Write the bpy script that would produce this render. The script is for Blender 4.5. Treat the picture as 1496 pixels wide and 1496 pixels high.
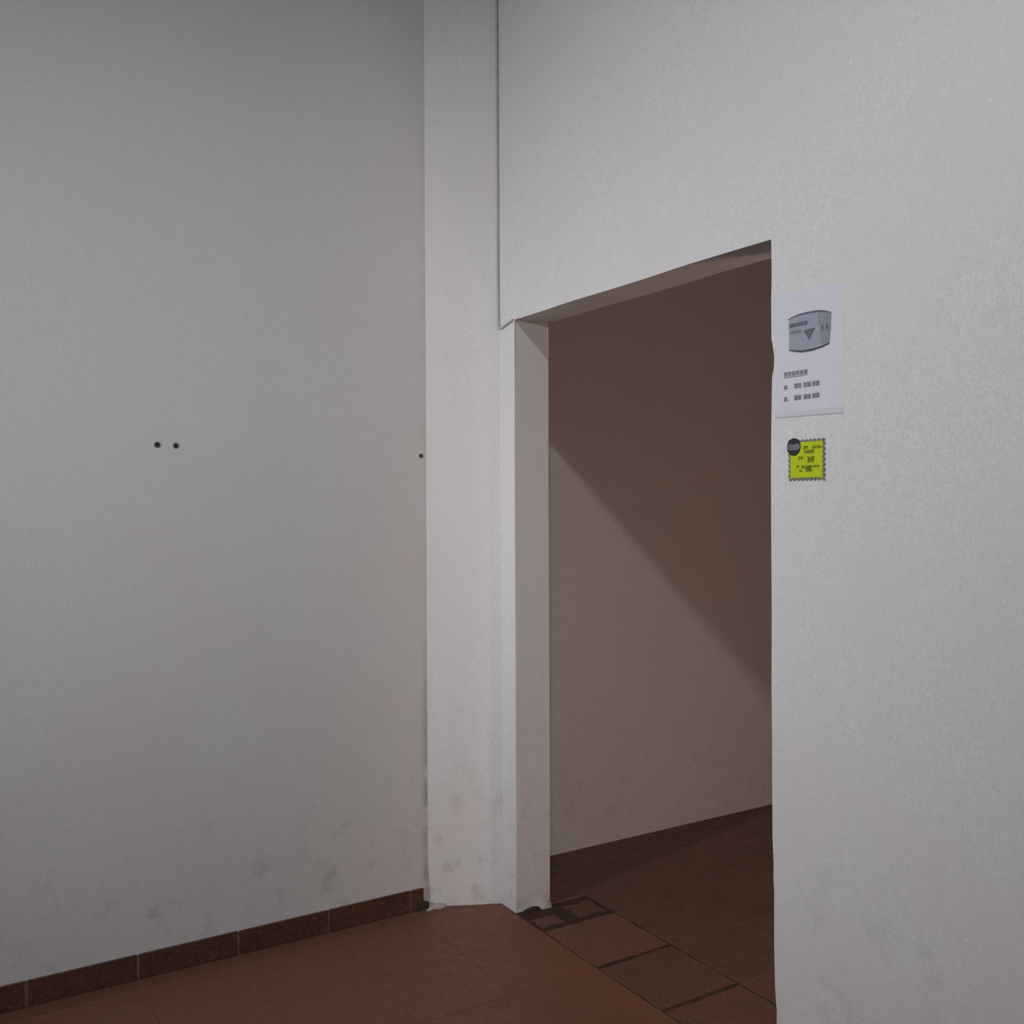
import bpy, bmesh, math, random
from mathutils import Vector, Matrix, noise

for o in list(bpy.data.objects):
    bpy.data.objects.remove(o)
S = bpy.context.scene
COL = S.collection
random.seed(7)

# ------------------------------------------------------------------ camera
A, B = 3.1474, 1.8238          # left wall plane (y = A), doorway wall plane (x = B)
T = 0.144                      # doorway wall thickness
HALL = 3.3396                  # wall seen through the doorway (y = HALL)
HD = 2.112                     # lintel height
YJ, YR = 2.9281, 1.7165        # far and near jamb
XC, YK = 1.5833, 3.0329        # splayed corner pier
CEIL = 3.66
al, pit, rol, F = math.radians(31.74), math.radians(-0.35), math.radians(-0.24), 1419.6
r0 = Vector((math.cos(al), -math.sin(al), 0)); d0 = Vector((0, 0, -1)); f0 = Vector((math.sin(al), math.cos(al), 0))
fw = -math.sin(pit)*d0 + math.cos(pit)*f0
dn = math.cos(pit)*d0 + math.sin(pit)*f0
R = math.cos(rol)*r0 - math.sin(rol)*dn
D = math.sin(rol)*r0 + math.cos(rol)*dn
cam = bpy.data.objects.new('camera', bpy.data.cameras.new('camera'))
COL.objects.link(cam)
M = Matrix((R, -D, -fw)).transposed().to_4x4(); M.translation = (0, 0, 1.45)
cam.matrix_world = M
cam.data.sensor_width = 36; cam.data.lens = F/1496*36
cam.data.clip_start = 0.02
S.camera = cam

# ------------------------------------------------------------------ world, exposure
w = bpy.data.worlds.new('world'); S.world = w; w.use_nodes = True
w.node_tree.nodes['Background'].inputs[0].default_value = (.5, .55, .6, 1)
w.node_tree.nodes['Background'].inputs[1].default_value = 0.0
S.view_settings.view_transform = 'Standard'; S.view_settings.look = 'None'
S.view_settings.gamma = 1; S.view_settings.use_curve_mapping = False
S.view_settings.exposure = 0
LAMP_POS = (0.24, 0.40, CEIL)   # round ceiling lamp of the room, above the frame: throws the slanted door shadow
LAMP_STRENGTH = 480
FLOOD_POS, FLOOD_AIM = (-5.0, 1.35, 2.75), (B, 2.64, 1.50)   # floodlight on the side wall behind the viewer
FLOOD_POWER, FLOOD_SPREAD = 11.2, 40
HALL_POS, HALL_POWER, HALL_TINT = (2.38, .88, .72), 20, (1, .69, .56)   # low warm globe lamp in the next room

# ------------------------------------------------------------------ helpers
def lin(c):
    return tuple(((v/255)/12.92 if v/255 <= .04045 else ((v/255+.055)/1.055)**2.4) for v in c) + (1,)

def link(name, me, mat=None, parent=None):
    o = bpy.data.objects.new(name, me); COL.objects.link(o)
    if mat: me.materials.append(mat)
    if parent: o.parent = parent
    return o

def tag(o, label=None, cat=None, group=None, kind=None):
    for k, v in (('label', label), ('category', cat), ('group', group), ('kind', kind)):
        if v: o[k] = v
    return o

def bm_obj(name, bm, mat, parent=None, smooth=False):
    bmesh.ops.recalc_face_normals(bm, faces=bm.faces)
    me = bpy.data.meshes.new(name); bm.to_mesh(me); bm.free()
    if smooth:
        for p in me.polygons: p.use_smooth = True
    return link(name, me, mat, parent)

def box(bm, lo, hi):
    vs = [bm.verts.new((x, y, z)) for x in (lo[0], hi[0]) for y in (lo[1], hi[1]) for z in (lo[2], hi[2])]
    for f in ((0,1,3,2), (4,6,7,5), (0,4,5,1), (2,3,7,6), (0,2,6,4), (1,5,7,3)):
        bm.faces.new([vs[i] for i in f])
    return vs

def prism(bm, pts, ex):
    """polygon given as 3-D points, extruded by vector ex"""
    ex = Vector(ex)
    a = [bm.verts.new(p) for p in pts]; b = [bm.verts.new(Vector(p)+ex) for p in pts]
    n = len(pts)
    bm.faces.new(a); bm.faces.new(b[::-1])
    for i in range(n):
        bm.faces.new((a[i], b[i], b[(i+1) % n], a[(i+1) % n]))

def bevel(bm, w_, seg=2, ang=40):
    es = [e for e in bm.edges if len(e.link_faces) == 2 and math.degrees(e.calc_face_angle(0)) > ang]
    bmesh.ops.bevel(bm, geom=es, offset=w_, segments=seg, affect='EDGES', clamp_overlap=True)

def lathe(bm, prof, axis, origin, n=24):
    """profile of (radius, distance along axis)"""
    ax = Vector(axis).normalized(); u = ax.orthogonal().normalized(); v = ax.cross(u); o = Vector(origin)
    rings = []
    for r_, h in prof:
        if r_ == 0: rings.append([bm.verts.new(o+ax*h)])
        else: rings.append([bm.verts.new(o+ax*h+(u*math.cos(2*math.pi*i/n)+v*math.sin(2*math.pi*i/n))*r_) for i in range(n)])
    for p, q in zip(rings, rings[1:]):
        for i in range(n):
            j = (i+1) % n
            if len(p) == 1 and len(q) == 1: continue
            if len(p) == 1: bm.faces.new((p[0], q[j], q[i]))
            elif len(q) == 1: bm.faces.new((p[i], p[j], q[0]))
            else: bm.faces.new((p[i], p[j], q[j], q[i]))

def tube(bm, pts, r_, n=8):
    pts = [Vector(p) for p in pts]; rings = []
    for i, p in enumerate(pts):
        t = (pts[min(i+1, len(pts)-1)]-pts[max(i-1, 0)]).normalized()
        u = t.cross(Vector((1, .3, .1))).normalized(); v = t.cross(u)
        rings.append([bm.verts.new(p+(u*math.cos(2*math.pi*k/n)+v*math.sin(2*math.pi*k/n))*r_) for k in range(n)])
    for a, b in zip(rings, rings[1:]):
        for k in range(n): bm.faces.new((a[k], a[(k+1) % n], b[(k+1) % n], b[k]))
    bm.faces.new(rings[0]); bm.faces.new(rings[-1][::-1])

# ------------------------------------------------------------------ materials
def base_mat(name, rough=.8, spec=.3):
    m = bpy.data.materials.new(name); m.use_nodes = True
    nt = m.node_tree; b = nt.nodes['Principled BSDF']
    b.inputs['Roughness'].default_value = rough
    b.inputs['Specular IOR Level'].default_value = spec
    return m, nt, b

def nd(nt, t, **kw):
    n = nt.nodes.new(t)
    for k, v in kw.items():
        if k in n.inputs.keys(): n.inputs[k].default_value = v
        else: setattr(n, k, v)
    return n

def noise_node(nt, vec, scale, detail=3, rough=.55):
    n = nd(nt, 'ShaderNodeTexNoise'); n.inputs['Scale'].default_value = scale
    n.inputs['Detail'].default_value = detail; n.inputs['Roughness'].default_value = rough
    nt.links.new(vec, n.inputs['Vector']); return n.outputs['Fac']

def maprange(nt, v, a, b, c, d, smooth=True):
    n = nd(nt, 'ShaderNodeMapRange'); n.interpolation_type = 'SMOOTHSTEP' if smooth else 'LINEAR'
    nt.links.new(v, n.inputs['Value'])
    for k, x in zip(('From Min', 'From Max', 'To Min', 'To Max'), (a, b, c, d)): n.inputs[k].default_value = x
    return n.outputs['Result']

def math_node(nt, op, a, b=None):
    n = nd(nt, 'ShaderNodeMath', operation=op)
    for i, x in enumerate((a, b)):
        if x is None: continue
        if isinstance(x, (int, float)): n.inputs[i].default_value = x
        else: nt.links.new(x, n.inputs[i])
    return n.outputs[0]

def mix(nt, fac, c1, c2, mode='MIX'):
    n = nd(nt, 'ShaderNodeMix', data_type='RGBA', blend_type=mode)
    for s, x in ((n.inputs['Factor'], fac), (n.inputs[6], c1), (n.inputs[7], c2)):
        if isinstance(x, (int, float, tuple)): s.default_value = x
        else: nt.links.new(x, s)
    return n.outputs[2]

def bump(nt, b, heights):
    prev = None
    for h, st, dist in heights:
        n = nd(nt, 'ShaderNodeBump'); n.inputs['Strength'].default_value = st; n.inputs['Distance'].default_value = dist
        nt.links.new(h, n.inputs['Height'])
        if prev: nt.links.new(prev, n.inputs['Normal'])
        prev = n.outputs[0]
    nt.links.new(prev, b.inputs['Normal'])

def wall_mat(name, col, dirt=.28, seam=None):
    """roller-painted plaster: fine stipple, light flecks, scuffs that thicken towards the foot"""
    m, nt, b = base_mat(name, .9, .12)
    geo = nd(nt, 'ShaderNodeNewGeometry'); P = geo.outputs['Position']
    sep = nd(nt, 'ShaderNodeSeparateXYZ'); nt.links.new(P, sep.inputs[0])
    fine = noise_node(nt, P, 190, 2, .7); midn = noise_node(nt, P, 42, 4, .65); big = noise_node(nt, P, 2.2, 3)
    c = tuple(col) + (1,)
    lo = tuple(v*.90 for v in col) + (1,); hi = tuple(min(.95, v*1.07) for v in col) + (1,)
    out = mix(nt, maprange(nt, fine, .3, .7, 0, 1), lo, hi)
    out = mix(nt, math_node(nt, 'MULTIPLY', maprange(nt, midn, .38, .66, 0, 1), .35), out, lo)
    warm = (col[0]*.97, col[1]*.935, col[2]*.92, 1)
    out = mix(nt, maprange(nt, big, .4, .65, 0, .55), out, warm)
    # sparse pale paint flecks
    vor = nd(nt, 'ShaderNodeTexVoronoi'); vor.inputs['Scale'].default_value = 26
    nt.links.new(P, vor.inputs['Vector'])
    fl = maprange(nt, vor.outputs['Distance'], .05, .12, .75, 0)
    fl = math_node(nt, 'MULTIPLY', fl, maprange(nt, midn, .5, .56, 0, 1))
    out = mix(nt, fl, out, (min(.95, col[0]*1.2), min(.95, col[1]*1.2), min(.95, col[2]*1.2), 1))
    # scuffs near the floor
    low = maprange(nt, sep.outputs['Z'], .02, .85, 1, 0)
    n1 = noise_node(nt, P, 13, 4, .6)
    sc = math_node(nt, 'MULTIPLY', low, maprange(nt, n1, .5, .78, 0, dirt))
    out = mix(nt, sc, out, lin((96, 88, 84)))
    if seam:                                   # grime that has settled in the vertical seam with the pier
        dx = math_node(nt, 'ABSOLUTE', math_node(nt, 'SUBTRACT', sep.outputs['X'], seam))
        near = maprange(nt, dx, .004, .028, 1, 0)
        ns = noise_node(nt, P, 9, 3, .6)
        sm = math_node(nt, 'MULTIPLY', math_node(nt, 'MULTIPLY', near, maprange(nt, sep.outputs['Z'], .25, 1.3, 1, .12)), maprange(nt, ns, .34, .62, .05, .42))
        out = mix(nt, sm, out, lin((92, 86, 80)))
    nt.links.new(out, b.inputs['Base Color'])
    bump(nt, b, [(big, .2, .012), (midn, .15, .002), (fine, .15, .0008)])
    return m

WALL = (.70, .705, .71)
M_wall = wall_mat('white_wall_paint', WALL)
M_left = wall_mat('white_wall_paint_with_seam', WALL, seam=XC-.004)
M_pier = wall_mat('brightened_pier_white', (.77, .77, .785))  # base colour lifted above wall white, carrying brightness the lamps do not give
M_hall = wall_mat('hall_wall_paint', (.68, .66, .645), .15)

def plain(name, rgb, rough=.7, n_amp=.12, scale=60, spec=.3):
    m, nt, b = base_mat(name, rough, spec)
    geo = nd(nt, 'ShaderNodeNewGeometry'); P = geo.outputs['Position']
    c = lin(rgb); f = noise_node(nt, P, scale, 3)
    out = mix(nt, maprange(nt, f, .3, .7, 0, 1), tuple(v*(1-n_amp) for v in c[:3])+(1,), tuple(min(1, v*(1+n_amp)) for v in c[:3])+(1,))
    nt.links.new(out, b.inputs['Base Color'])
    return m

def tile_mat(name, c1, c2, rough=.5):
    m, nt, b = base_mat(name, rough, .35)
    geo = nd(nt, 'ShaderNodeNewGeometry'); P = geo.outputs['Position']
    oi = nd(nt, 'ShaderNodeObjectInfo')
    n1 = noise_node(nt, P, 7, 5, .6); n2 = noise_node(nt, P, 90, 2, .6); n3 = noise_node(nt, P, 28, 3, .6)
    out = mix(nt, maprange(nt, n1, .35, .68, 0, 1), lin(c1), lin(c2))
    out = mix(nt, math_node(nt, 'MULTIPLY', oi.outputs['Random'], .35), out, lin(c2))
    out = mix(nt, maprange(nt, n2, .35, .7, 0, .18), out, lin((150, 112, 92)))
    out = mix(nt, maprange(nt, n3, .62, .74, 0, .3), out, lin((132, 112, 98)))   # dried smears
    nt.links.new(out, b.inputs['Base Color'])
    nt.links.new(maprange(nt, n3, .3, .7, rough-.08, rough+.15), b.inputs['Roughness'])
    bump(nt, b, [(n3, .15, .002), (n2, .15, .0006)])
    return m

M_tile = tile_mat('terracotta_tile', (118, 70, 53), (110, 74, 54))
M_strip = tile_mat('dusty_cut_tile', (102, 72, 56), (108, 70, 54))
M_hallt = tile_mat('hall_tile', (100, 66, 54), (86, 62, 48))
M_skirt = tile_mat('skirting_tile', (84, 56, 44), (74, 48, 40), .45)
M_grout = plain('floor_grout', (118, 86, 70), .9)
M_grout2 = plain('skirting_grout', (128, 106, 94), .9)
M_bed = plain('dark_mortar_bed', (66, 47, 38), .95, .3, 30)
M_plaster = plain('pale_plaster', (178, 172, 166), .9, .12, 40)
M_grime = plain('dark_grime', (58, 48, 42), .95, .3, 40)
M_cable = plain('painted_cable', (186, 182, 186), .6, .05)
M_paper = plain('white_paper', (213, 215, 227), .6, .015, 30)
M_tape = plain('clear_tape', (206, 208, 219), .3, .02)
M_ink = plain('grey_ink', (126, 126, 142), .7, .05)
M_ink2 = plain('dark_grey_ink', (104, 104, 118), .7, .05)
M_pic = plain('picture_grey', (156, 160, 176), .7, .05, 80)
M_pic2 = plain('picture_mid_grey', (138, 145, 158), .7, .05, 80)
M_pic3 = plain('picture_dark_grey', (78, 80, 92), .7, .05)
M_yel = plain('fluorescent_yellow', (190, 206, 28), .5, .05, 40)
M_olive = plain('olive_ink', (112, 122, 14), .6, .1)
M_edge = plain('dark_dashed_border', (122, 124, 104), .6, .2, 200)
M_black = plain('black_print', (46, 46, 54), .6, .1)
M_band = plain('grey_print', (112, 114, 122), .6, .08)
M_plug = plain('dark_plug', (40, 38, 34), .7)
M_plug2 = plain('plug_rim', (96, 92, 84), .7)
M_white = plain('lamp_housing', (220, 220, 220), .4, .02)
def glow(name, rgb, strength):
    m = bpy.data.materials.new(name); m.use_nodes = True
    n = m.node_tree; n.nodes.remove(n.nodes['Principled BSDF'])
    e = n.nodes.new('ShaderNodeEmission'); e.inputs[0].default_value = tuple(rgb)+(1,); e.inputs[1].default_value = strength
    n.links.new(e.outputs[0], n.nodes['Material Output'].inputs[0])
    return m
M_emit = glow('lamp_glow', (.97, .985, 1), LAMP_STRENGTH)

# ------------------------------------------------------------------ room shell
X0, Y0 = -5.2, -2.1              # walls behind the camera
HX1, HY0 = 7.0, 0.2              # hall beyond the doorway

def struct(o, label, cat='wall'):
    return tag(o, label, cat, kind='structure')

bm = bmesh.new(); box(bm, (X0, A, -.02), (B, HALL+.15, CEIL))
wall_left = struct(bm_obj('wall_left', bm, M_left), 'long off-white painted wall on the left with three small screw holes')

# doorway wall: outline with the opening cut out, hand-plastered edges slightly uneven
rnd = random.Random(3)
near = [(1.7165, HD), (1.7165, 2.02), (1.7185, 1.957), (1.7190, 1.8625), (1.7120, 1.845), (1.7075, 1.8192), (1.7100, 1.79),
        (1.7120, 1.7774), (1.7175, 1.7663), (1.7195, 1.62), (1.7205, 1.514), (1.7200, 1.33), (1.7190, 1.17), (1.7205, 1.0), (1.7190, .86),
        (1.7190, .745), (1.7185, .62), (1.7150, .5546), (1.7160, .52), (1.7120, .491), (1.7150, .478), (1.7140, .36), (1.7115, .252),
        (1.7095, .21), (1.7040, .191), (1.7075, .172), (1.7080, .08), (1.7070, 0)]
far = [(YJ+.003, 0)] + [(YJ + rnd.uniform(-.0012, .0012), z) for z in (.3, .6, .95, 1.3, 1.6, 1.9)] + [(YJ, HD)]
top = [(YJ - (YJ-1.7165)*t, HD + rnd.uniform(-.0015, .0015)) for t in (.15, .3, .45, .6, .75, .9)]
ring = [(Y0, 0), (Y0, CEIL), (HALL, CEIL), (HALL, 0)] + far + top + near
bm = bmesh.new(); prism(bm, [(B, y, z) for y, z in ring], (T, 0, 0))
es = [e for e in bm.edges if abs(e.verts[0].co.x - e.verts[1].co.x) < 1e-6 and all(v.co.y > 1.6 and v.co.y < YJ+.01 and .0005 < v.co.z < 2.2 for v in e.verts)]
bmesh.ops.bevel(bm, geom=es, offset=.004, segments=2, affect='EDGES', clamp_overlap=True)
bmesh.ops.triangulate(bm, faces=[f for f in bm.faces if len(f.verts) > 4])
wall_right = struct(bm_obj('wall_right', bm, M_wall), 'white plastered wall pierced by a bare doorway, on the right')

# splayed pier across the corner
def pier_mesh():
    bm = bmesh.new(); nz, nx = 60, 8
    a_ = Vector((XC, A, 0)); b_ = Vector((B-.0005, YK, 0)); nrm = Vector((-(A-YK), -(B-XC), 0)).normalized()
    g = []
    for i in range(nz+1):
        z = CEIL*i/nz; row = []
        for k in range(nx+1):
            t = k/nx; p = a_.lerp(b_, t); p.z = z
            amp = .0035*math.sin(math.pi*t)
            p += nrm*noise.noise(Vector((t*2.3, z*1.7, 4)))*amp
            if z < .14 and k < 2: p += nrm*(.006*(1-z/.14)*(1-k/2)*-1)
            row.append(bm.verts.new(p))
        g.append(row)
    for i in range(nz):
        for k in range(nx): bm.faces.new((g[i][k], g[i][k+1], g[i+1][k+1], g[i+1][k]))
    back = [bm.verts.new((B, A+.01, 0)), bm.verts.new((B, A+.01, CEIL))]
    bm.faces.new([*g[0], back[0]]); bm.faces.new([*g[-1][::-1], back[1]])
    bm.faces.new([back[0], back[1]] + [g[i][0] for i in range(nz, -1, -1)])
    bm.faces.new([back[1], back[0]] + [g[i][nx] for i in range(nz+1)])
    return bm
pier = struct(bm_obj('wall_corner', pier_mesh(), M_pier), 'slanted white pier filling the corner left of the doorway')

bm = bmesh.new(); box(bm, (B+T, HALL, -.02), (HX1, HALL+.15, CEIL))
struct(bm_obj('wall_far', bm, M_hall), 'brownish shaded wall seen through the doorway')
for nm, lo, hi, lb in (('wall_rear', (X0-.15, Y0-.15, -.02), (B+T, Y0, CEIL), 'white wall behind the viewer'),
                       ('wall_side', (X0-.15, Y0, -.02), (X0, HALL+.15, CEIL), 'white side wall behind the viewer'),
                       ('wall_hall_end', (HX1, HY0-.15, -.02), (HX1+.15, HALL+.15, CEIL), 'end wall of the room beyond the doorway'),
                       ('wall_hall_side', (B+T, HY0-.15, -.02), (HX1, HY0, CEIL), 'side wall of the room beyond the doorway')):
    bm = bmesh.new(); box(bm, lo, hi)
    struct(bm_obj(nm, bm, M_hall if 'hall' in nm else M_wall), lb)
bm = bmesh.new(); box(bm, (X0-.15, Y0-.15, CEIL), (HX1+.15, HALL+.15, CEIL+.12))
struct(bm_obj('ceiling', bm, M_wall), 'white painted ceiling above the frame', 'ceiling')

# ------------------------------------------------------------------ floor and its tiles
bm = bmesh.new(); box(bm, (X0-.15, Y0-.15, -.12), (HX1+.15, HALL+.15, -.0014))
floor = struct(bm_obj('floor', bm, M_grout), 'reddish brown terracotta tiled floor', 'floor')
PIT, GX, GY, GAP = .3085, 1.8195, 3.0635, .0028

def tile_mesh(w_, h_, jag=0, seed=0):
    bm = bmesh.new(); rr = random.Random(seed); pts = []
    c = [(-w_/2, -h_/2), (w_/2, -h_/2), (w_/2, h_/2), (-w_/2, h_/2)]
    if jag:
        for (ax_, ay), (bx, by) in zip(c, c[1:]+c[:1]):
            n = 7
            for k in range(n):
                t = k/n; j = rr.uniform(0, jag); x = ax_+(bx-ax_)*t; y = ay+(by-ay)*t
                L = math.hypot(x, y); pts.append((x-x/L*j, y-y/L*j, 0))
    else:
        pts = [(x, y, 0) for x, y in c]
    prism(bm, pts, (0, 0, -.010))
    bmesh.ops.recalc_face_normals(bm, faces=bm.faces)
    es = [e for e in bm.edges if all(abs(v.co.z) < 1e-6 for v in e.verts)]
    bmesh.ops.bevel(bm, geom=es, offset=.0014, segments=1, affect='EDGES')
    bmesh.ops.recalc_face_normals(bm, faces=bm.faces)
    me = bpy.data.meshes.new('floor_tile'); bm.to_mesh(me); bm.free(); return me

cache = {}
def put_tile(x0, x1, y0, y1, mat, dz=0, jag=0, seed=0):
    w_, h_ = round(x1-x0-GAP, 4), round(y1-y0-GAP, 4)
    if w_ < .01 or h_ < .01: return
    key = (w_, h_, mat.name, jag, seed)
    if key not in cache:
        me = tile_mesh(w_, h_, jag, seed); me.materials.append(mat); cache[key] = me
    o = bpy.data.objects.new('floor_tile', cache[key]); COL.objects.link(o); o.parent = floor
    o.location = ((x0+x1)/2, (y0+y1)/2, dz + rnd.uniform(-.0006, .0004))
    o.rotation_euler = (rnd.uniform(-.002, .002), rnd.uniform(-.002, .002), 0)

SKT = .010                                        # skirting stands this far off the left wall
rowsY = [(A-SKT, GY)] + [(GY-PIT*k, GY-PIT*(k+1)) for k in range(15)]
for y1, y0 in rowsY:                               # tiles past this many columns lie far behind the viewer
    for k in range(13):
        x1 = GX-PIT*k; x0 = x1-PIT
        if x0 < X0: x0 = X0
        put_tile(x0, x1, max(y0, Y0), y1, M_strip if y1 > GY+.01 else M_tile)
# doorway threshold: worn tiles with ragged edges in a dark mortar bed
bm = bmesh.new(); box(bm, (GX+.001, 1.70, -.004), (GX+PIT+.012, YJ, -.0010))
bed = bm_obj('threshold_bed', bm, M_bed, floor)
for k, (y1, y0) in enumerate(((2.755, 2.446), (2.446, 2.1375), (2.1375, 1.829), (1.829, 1.712))):
    put_tile(GX+.002, GX+PIT-.004, y0+.004, y1-.004, M_hallt if k else M_strip, .0015, .007, 20+k)
put_tile(GX+.01, GX+.12, 2.775, 2.86, M_hallt, -.001, .014, 31)
put_tile(GX+.17, GX+PIT-.01, 2.775, YJ-.03, M_hallt, -.001, .014, 32)
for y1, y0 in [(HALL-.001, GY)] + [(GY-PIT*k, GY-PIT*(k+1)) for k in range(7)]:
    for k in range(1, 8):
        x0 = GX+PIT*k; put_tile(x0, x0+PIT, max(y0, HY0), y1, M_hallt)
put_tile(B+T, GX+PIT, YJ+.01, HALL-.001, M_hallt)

# ------------------------------------------------------------------ tiled skirting along the left wall
bm = bmesh.new(); box(bm, (X0, A-.0055, 0), (XC-.020, A, .0735))
base = struct(bm_obj('baseboard_left', bm, M_grout2), 'low dark red-brown tiled skirting along the left wall', 'baseboard')
SK = {}
for k in range(-8, 6):
    x0 = .2765+PIT*k; x1 = x0+PIT
    x0 = max(x0, X0); x1 = min(x1, XC-.022)
    if x1-x0 < .02: continue
    L = round(x1-x0-.009, 4)
    if L not in SK:
        bm = bmesh.new(); box(bm, (-L/2, -.0095, .001), (L/2, -.0005, .0753)); bevel(bm, .002, 2)
        bmesh.ops.recalc_face_normals(bm, faces=bm.faces)
        me = bpy.data.meshes.new('skirting_tile'); bm.to_mesh(me); bm.free(); me.materials.append(M_skirt); SK[L] = me
    o = bpy.data.objects.new('skirting_tile', SK[L]); COL.objects.link(o); o.parent = base
    o.location = ((x0+x1)/2, A-.0004, rnd.uniform(-.0005, .001)); o.rotation_euler = (0, rnd.uniform(-.003, .003), 0)

# lumps of plaster and grime at the foot of the pier and jamb
def lump(name, c, s, mat, parent, seed):
    bm = bmesh.new(); bmesh.ops.create_icosphere(bm, subdivisions=3, radius=1)
    for v in bm.verts:
        v.co *= 1+.35*noise.noise(v.co*1.6+Vector((seed, 0, 0)))
        v.co = Vector((v.co.x*s[0]+c[0], v.co.y*s[1]+c[1], max(0, v.co.z*s[2]+c[2])))
    return bm_obj(name, bm, mat, parent, True)
lump('plaster_lump', (B+.118, YJ-.006, .0), (.030, .018, .020), M_plaster, wall_right, 3)
lump('grime_lump', (B+.062, YJ-.004, .0), (.034, .012, .010), M_grime, wall_right, 8)
lump('plaster_lump', (XC+.020, A-.018, .0), (.050, .018, .013), M_plaster, pier, 5)
lump('grime_lump', (XC-.022, A-.012, .0), (.024, .016, .030), M_grime, pier, 6)

# ------------------------------------------------------------------ cable in the corner
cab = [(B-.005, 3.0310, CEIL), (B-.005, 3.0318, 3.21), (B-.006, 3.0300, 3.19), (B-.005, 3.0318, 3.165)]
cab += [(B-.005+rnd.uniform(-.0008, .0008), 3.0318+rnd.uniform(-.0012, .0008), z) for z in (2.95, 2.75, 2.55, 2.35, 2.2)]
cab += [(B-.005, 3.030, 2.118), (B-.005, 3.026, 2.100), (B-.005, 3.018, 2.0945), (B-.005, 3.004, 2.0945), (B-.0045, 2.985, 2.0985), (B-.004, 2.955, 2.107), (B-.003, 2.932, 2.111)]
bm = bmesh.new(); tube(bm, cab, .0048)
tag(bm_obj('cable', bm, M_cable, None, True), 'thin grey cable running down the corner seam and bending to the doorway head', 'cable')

# ------------------------------------------------------------------ screw holes in the left wall
def plug(x, z, r_, label, group=None):
    e = bpy.data.objects.new('wall_plug', None); COL.objects.link(e); e.location = (x, A, z)
    tag(e, label, 'wall plug', group)
    bm = bmesh.new(); lathe(bm, [(r_*1.35, 0), (r_*1.3, .0012), (r_, .0022), (r_*.72, .0022), (r_*.66, .0008)], (0, -1, 0), (0, 0, 0), 20)
    bm_obj('plug_rim', bm, M_plug2, e, True)
    bm = bmesh.new(); lathe(bm, [(r_*.72, .0004), (r_*.70, .0016), (r_*.35, .0034), (0, .0036)], (0, -1, 0), (0, 0, 0), 16)
    bm_obj('screw_head', bm, M_plug, e, True)
plug(.652, 1.645, .0072, 'tiny dark screw plug, left one of the close pair on the left wall')
plug(.708, 1.644, .0068, 'tiny dark screw plug, right one of the close pair on the left wall')
plug(1.5625, 1.632, .006, 'single dark screw plug on the left wall beside the corner pier')

# ------------------------------------------------------------------ paper notice beside the doorway
def sheet(name, pts, x, th, mat, parent=None):
    """flat polygon given as (y, z), facing the room"""
    bm = bmesh.new(); prism(bm, [(x, y, z) for y, z in pts], (th, 0, 0)); return bm_obj(name, bm, mat, parent)

def strokes(name, rects, x, mat, parent):
    bm = bmesh.new()
    for y0, y1, z0, z1, sl in rects:
        prism(bm, [(x, y0, z0), (x, y1, z0+sl), (x, y1, z1+sl), (x, y0, z1)], (.0002, 0, 0))
    return bm_obj(name, bm, mat, parent)

px_ = B-.0006
paper = sheet('paper_notice', [(1.7055, 1.671), (1.4985, 1.667), (1.4985, 1.9615), (1.7055, 1.9655)], px_, .0004, M_paper)
tag(paper, 'white paper notice with a grey printed tub and three text lines, right of the doorway', 'notice')
pz = px_-.0010
outline = [(1.6608, 1.9029), (1.6506, 1.9060), (1.6249, 1.9101), (1.5969, 1.9107), (1.5695, 1.9093), (1.548, 1.9045), (1.5315, 1.8985),
           (1.5335, 1.8618), (1.5375, 1.8258), (1.5589, 1.8205), (1.5917, 1.8168), (1.6196, 1.8172), (1.6423, 1.8212), (1.6596, 1.8269), (1.6600, 1.8635)]
pic = sheet('printed_picture', outline, pz, .0003, M_pic, paper)
sheet('picture_shade', [(1.5720, 1.9075), (1.548, 1.9040), (1.5318, 1.8980), (1.5337, 1.8618), (1.5378, 1.8262), (1.560, 1.8210), (1.566, 1.86)], pz-.0003, .0002, M_pic2, pic)
sheet('picture_rim', [(1.6608, 1.9029), (1.6506, 1.9060), (1.6249, 1.9101), (1.5969, 1.9107), (1.5695, 1.9093), (1.548, 1.9045), (1.5315, 1.8985),
                      (1.5317, 1.8960), (1.548, 1.9010), (1.5695, 1.9048), (1.5969, 1.9062), (1.6249, 1.9066), (1.6506, 1.9035), (1.6608, 1.9005)], pz-.0006, .0002, M_ink2, pic)
sheet('picture_foot', [(1.5375, 1.8285), (1.5589, 1.8235), (1.5917, 1.8208), (1.6196, 1.8210), (1.6423, 1.8242), (1.6596, 1.8285),
                       (1.6596, 1.8262), (1.6423, 1.8205), (1.6196, 1.8164), (1.5917, 1.8160), (1.5589, 1.8198), (1.5375, 1.8252)], pz-.0006, .0002, M_pic3, pic)
sheet('picture_wedge', [(1.6138, 1.8677), (1.5778, 1.8697), (1.5971, 1.8433)], pz-.0006, .0002, M_ink2, pic)
rr = random.Random(5)
strokes('picture_lettering', [(y, y-.0100, 1.8805, 1.8895, .0003) for y in (1.6575, 1.6465, 1.6345, 1.6235, 1.6120)], pz-.0009, M_ink2, pic)
strokes('picture_lettering', [(1.6540-.011*k, 1.6540-.011*k-.009, 1.8650, 1.8710, .0002) for k in range(3)], pz-.0009, M_ink, pic)
for y in (1.5600, 1.5465): strokes('picture_mark', [(y, y-.0050, 1.8600, 1.8730, 0)], pz-.0009, M_ink2, pic)
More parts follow.
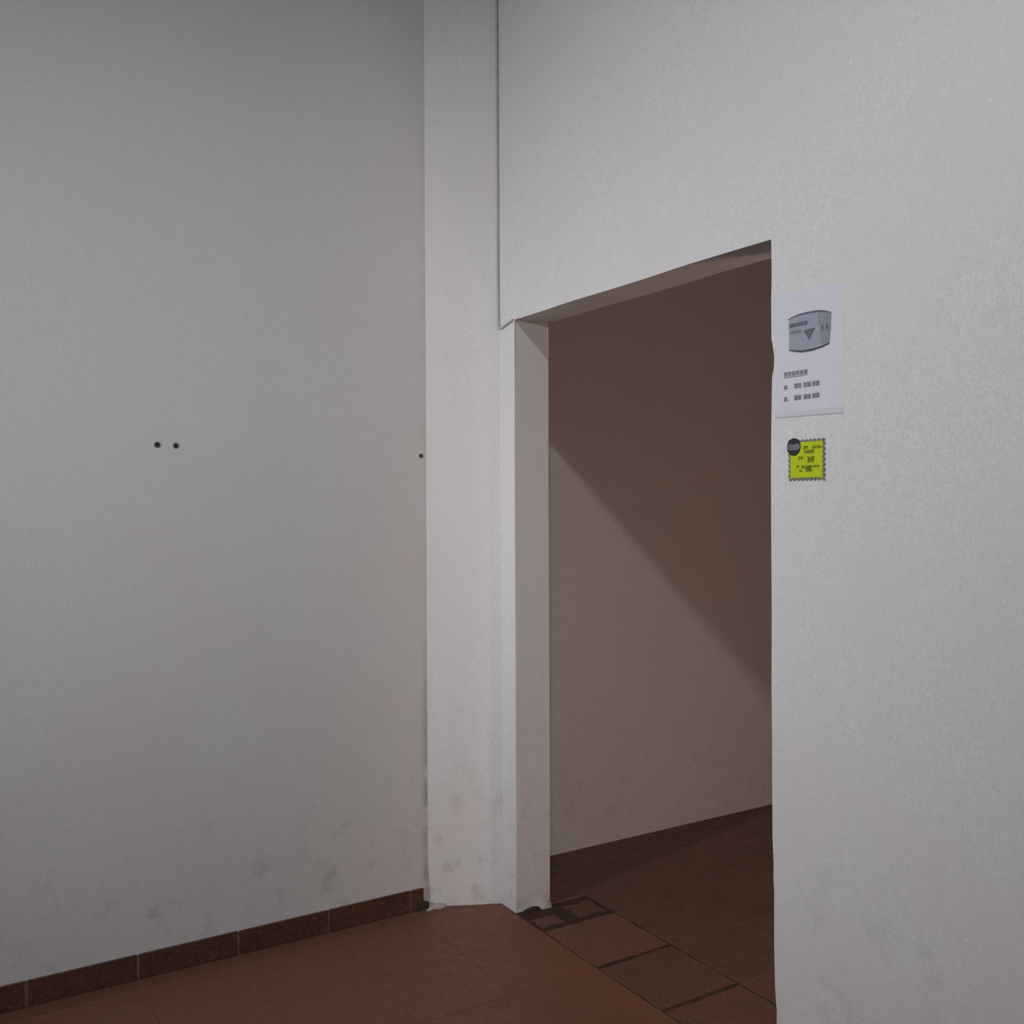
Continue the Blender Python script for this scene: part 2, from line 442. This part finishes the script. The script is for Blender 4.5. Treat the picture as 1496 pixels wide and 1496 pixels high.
def letters(y, z, n, wd, ht, gap, heavy=.62):
    out = []                                   # the print is too blurred to read: upright and cross strokes only
    for k in range(n):
        a = y-k*(wd+gap); s = wd*.42
        out += [(a, a-s, z, z+ht, 0), (a-wd+s, a-wd, z, z+ht, 0)]
        out.append((a-s, a-wd+s, z+ht*rr.choice((0, .4, .72)), z+ht*rr.choice((.28, .62))+ht*.38, 0))
    return out
tx = letters(1.6758, 1.7640, 6, .0100, .0105, .0025) + [(1.6758, 1.6035, 1.7605, 1.7620, 0)]
tx2 = []
for z, dot in ((1.7322, 0), (1.7035, 1)):
    tx2 += letters(1.6758, z, 1, .0095, .010, .002) + [(1.6625, 1.6605, z, z+.002, 0)]
    for y in (1.6435, 1.6145, 1.5885):
        tx2 += letters(y, z, 2, .0098, .0115, .0016)
strokes('printed_heading', tx, pz, M_ink, paper)
strokes('printed_line', tx2[:len(tx2)//2], pz, M_ink, paper)
strokes('printed_line', tx2[len(tx2)//2:], pz, M_ink, paper)
sheet('tape_strip', [(1.7055, 1.6795), (1.4985, 1.6755), (1.4985, 1.6615), (1.7055, 1.6655)], px_-.0010, .0002, M_tape, paper)

# ------------------------------------------------------------------ yellow sticker below it
sx = B-.0022
def zigzag(y0, y1, z0, z1, d, n, m):
    pts = []
    for k in range(n): t = k/n; pts += [(y0+(y1-y0)*t, z0+d), (y0+(y1-y0)*(t+.5/n), z0)]
    for k in range(m): t = k/m; pts += [(y1-d*.2, z0+(z1-z0)*t), (y1+d, z0+(z1-z0)*(t+.5/m))]
    for k in range(n): t = k/n; pts += [(y1+(y0-y1)*t, z1-d), (y1+(y0-y1)*(t+.5/n), z1)]
    for k in range(m): t = k/m; pts += [(y0+d*.2, z1+(z0-z1)*t), (y0-d, z1+(z0-z1)*(t+.5/m))]
    return pts
sign = sheet('sticker', zigzag(1.6625, 1.5495, 1.5075, 1.6080, .0045, 9, 8), sx, .0018, M_edge)
tag(sign, 'small square fluorescent yellow sticker with a black round seal, below the paper notice', 'sticker')
sheet('yellow_face', zigzag(1.6560, 1.5560, 1.5140, 1.6020, .0030, 9, 8), sx-.0005, .0005, M_yel, sign)
bm = bmesh.new(); lathe(bm, [(.0215, 0), (.0215, .0008), (0, .0008)], (-1, 0, 0), (sx-.0004, 1.6440, 1.5902), 28)
seal = bm_obj('round_seal', bm, M_black, sign); tag(seal, 'black round seal with a grey band')
sheet('seal_band', [(1.6640, 1.5945), (1.6550, 1.5985), (1.6440, 1.5955), (1.6330, 1.5990), (1.6245, 1.5945), (1.6245, 1.5860), (1.6330, 1.5815), (1.6440, 1.5830), (1.6550, 1.5815), (1.6640, 1.5855)], sx-.0016, .0003, M_band, seal)
ol = []
for y0, y1, z, h in ((1.6145, 1.5990, 1.5845, .0055), (1.5870, 1.5600, 1.5840, .0060), (1.6120, 1.5790, 1.5735, .0070),
                     (1.6290, 1.6135, 1.5590, .0060), (1.6020, 1.5810, 1.5520, .0120), (1.6360, 1.6240, 1.5400, .0050), (1.6200, 1.5870, 1.5370, .0065),
                     (1.5850, 1.5660, 1.5395, .0040), (1.6270, 1.6170, 1.5300, .0040), (1.6080, 1.5870, 1.5300, .0060)):
    n = max(1, int(abs(y1-y0)/.0062)); ww = (y0-y1)/n
    for k in range(n):
        a = y0-k*ww
        ol += [(a, a-ww*.5, z-h*.15, z+h*1.2, 0), (a-ww*.5, a-ww*.92, z+h*rr.choice((-.1, .2, .45)), z+h*rr.choice((.6, .9, 1.15)), 0)]
strokes('sticker_lettering', ol, sx-.0008, M_olive, sign)

# ------------------------------------------------------------------ lamps, all outside the frame
def ceiling_lamp(pos, label, emit):
    lamp = bpy.data.objects.new('ceiling_light', None); COL.objects.link(lamp); lamp.location = pos
    tag(lamp, label, 'ceiling light')
    bm = bmesh.new(); lathe(bm, [(0, 0), (.115, 0), (.115, .045), (.104, .062), (.094, .062), (.094, .052), (0, .052)], (0, 0, -1), (0, 0, 0), 40)
    bm_obj('housing', bm, M_white, lamp)
    bm = bmesh.new(); lathe(bm, [(.092, .055), (.088, .060), (0, .060)], (0, 0, -1), (0, 0, 0), 40)
    bm_obj('diffuser', bm, emit, lamp)
    return lamp
ceiling_lamp(LAMP_POS, 'small round white ceiling light in the main room, above the frame', M_emit)
gl = bpy.data.objects.new('floor_lamp', None); COL.objects.link(gl); gl.location = (HALL_POS[0], HALL_POS[1], 0)
tag(gl, 'low warm globe lamp standing on the floor of the room beyond the doorway', 'lamp')
bm = bmesh.new(); lathe(bm, [(0, 0), (.12, 0), (.12, .015), (.10, .025), (.03, .03), (0, .03)], (0, 0, 1), (0, 0, 0), 32)
bm_obj('base', bm, M_white, gl)
bm = bmesh.new(); lathe(bm, [(0, .028), (.012, .028), (.012, HALL_POS[2]-.15), (.04, HALL_POS[2]-.14), (.04, HALL_POS[2]-.12), (0, HALL_POS[2]-.12)], (0, 0, 1), (0, 0, 0), 20)
bm_obj('pole', bm, M_white, gl)
bm = bmesh.new(); lathe(bm, [(0, -.14)] + [(.14*math.sin(math.pi*k/16), -.14*math.cos(math.pi*k/16)) for k in range(1, 16)] + [(0, .14)], (0, 0, 1), (0, 0, HALL_POS[2]), 28)
bm_obj('globe', bm, glow('warm_lamp_glow', HALL_TINT, HALL_POWER), gl, True)

fl = bpy.data.objects.new('floodlight', None); COL.objects.link(fl); fl.location = FLOOD_POS
tag(fl, 'small white floodlight on a bracket on the side wall behind the viewer', 'floodlight')
dirv = (Vector(FLOOD_AIM)-Vector(FLOOD_POS)).normalized()
bm = bmesh.new(); lathe(bm, [(0, -.05), (.05, -.05), (.075, -.03), (.085, 0), (.085, .012), (.078, .012), (.078, .002), (0, .002)], dirv, (0, 0, 0), 32)
bm_obj('housing', bm, M_white, fl)
bm = bmesh.new(); tube(bm, [(X0-FLOOD_POS[0]+.001, 0, 0), (-.08, 0, 0), (-.03, 0, 0)], .012)
bm_obj('bracket', bm, M_white, fl)
ld = bpy.data.lights.new('flood_beam', 'AREA'); ld.shape = 'DISK'; ld.size = .13; ld.energy = FLOOD_POWER
ld.spread = math.radians(FLOOD_SPREAD); ld.color = (.985, .975, 1)
lo = bpy.data.objects.new('flood_beam', ld); COL.objects.link(lo); lo.parent = fl
lo.location = dirv*.013; lo.rotation_euler = dirv.to_track_quat('-Z', 'Y').to_euler()
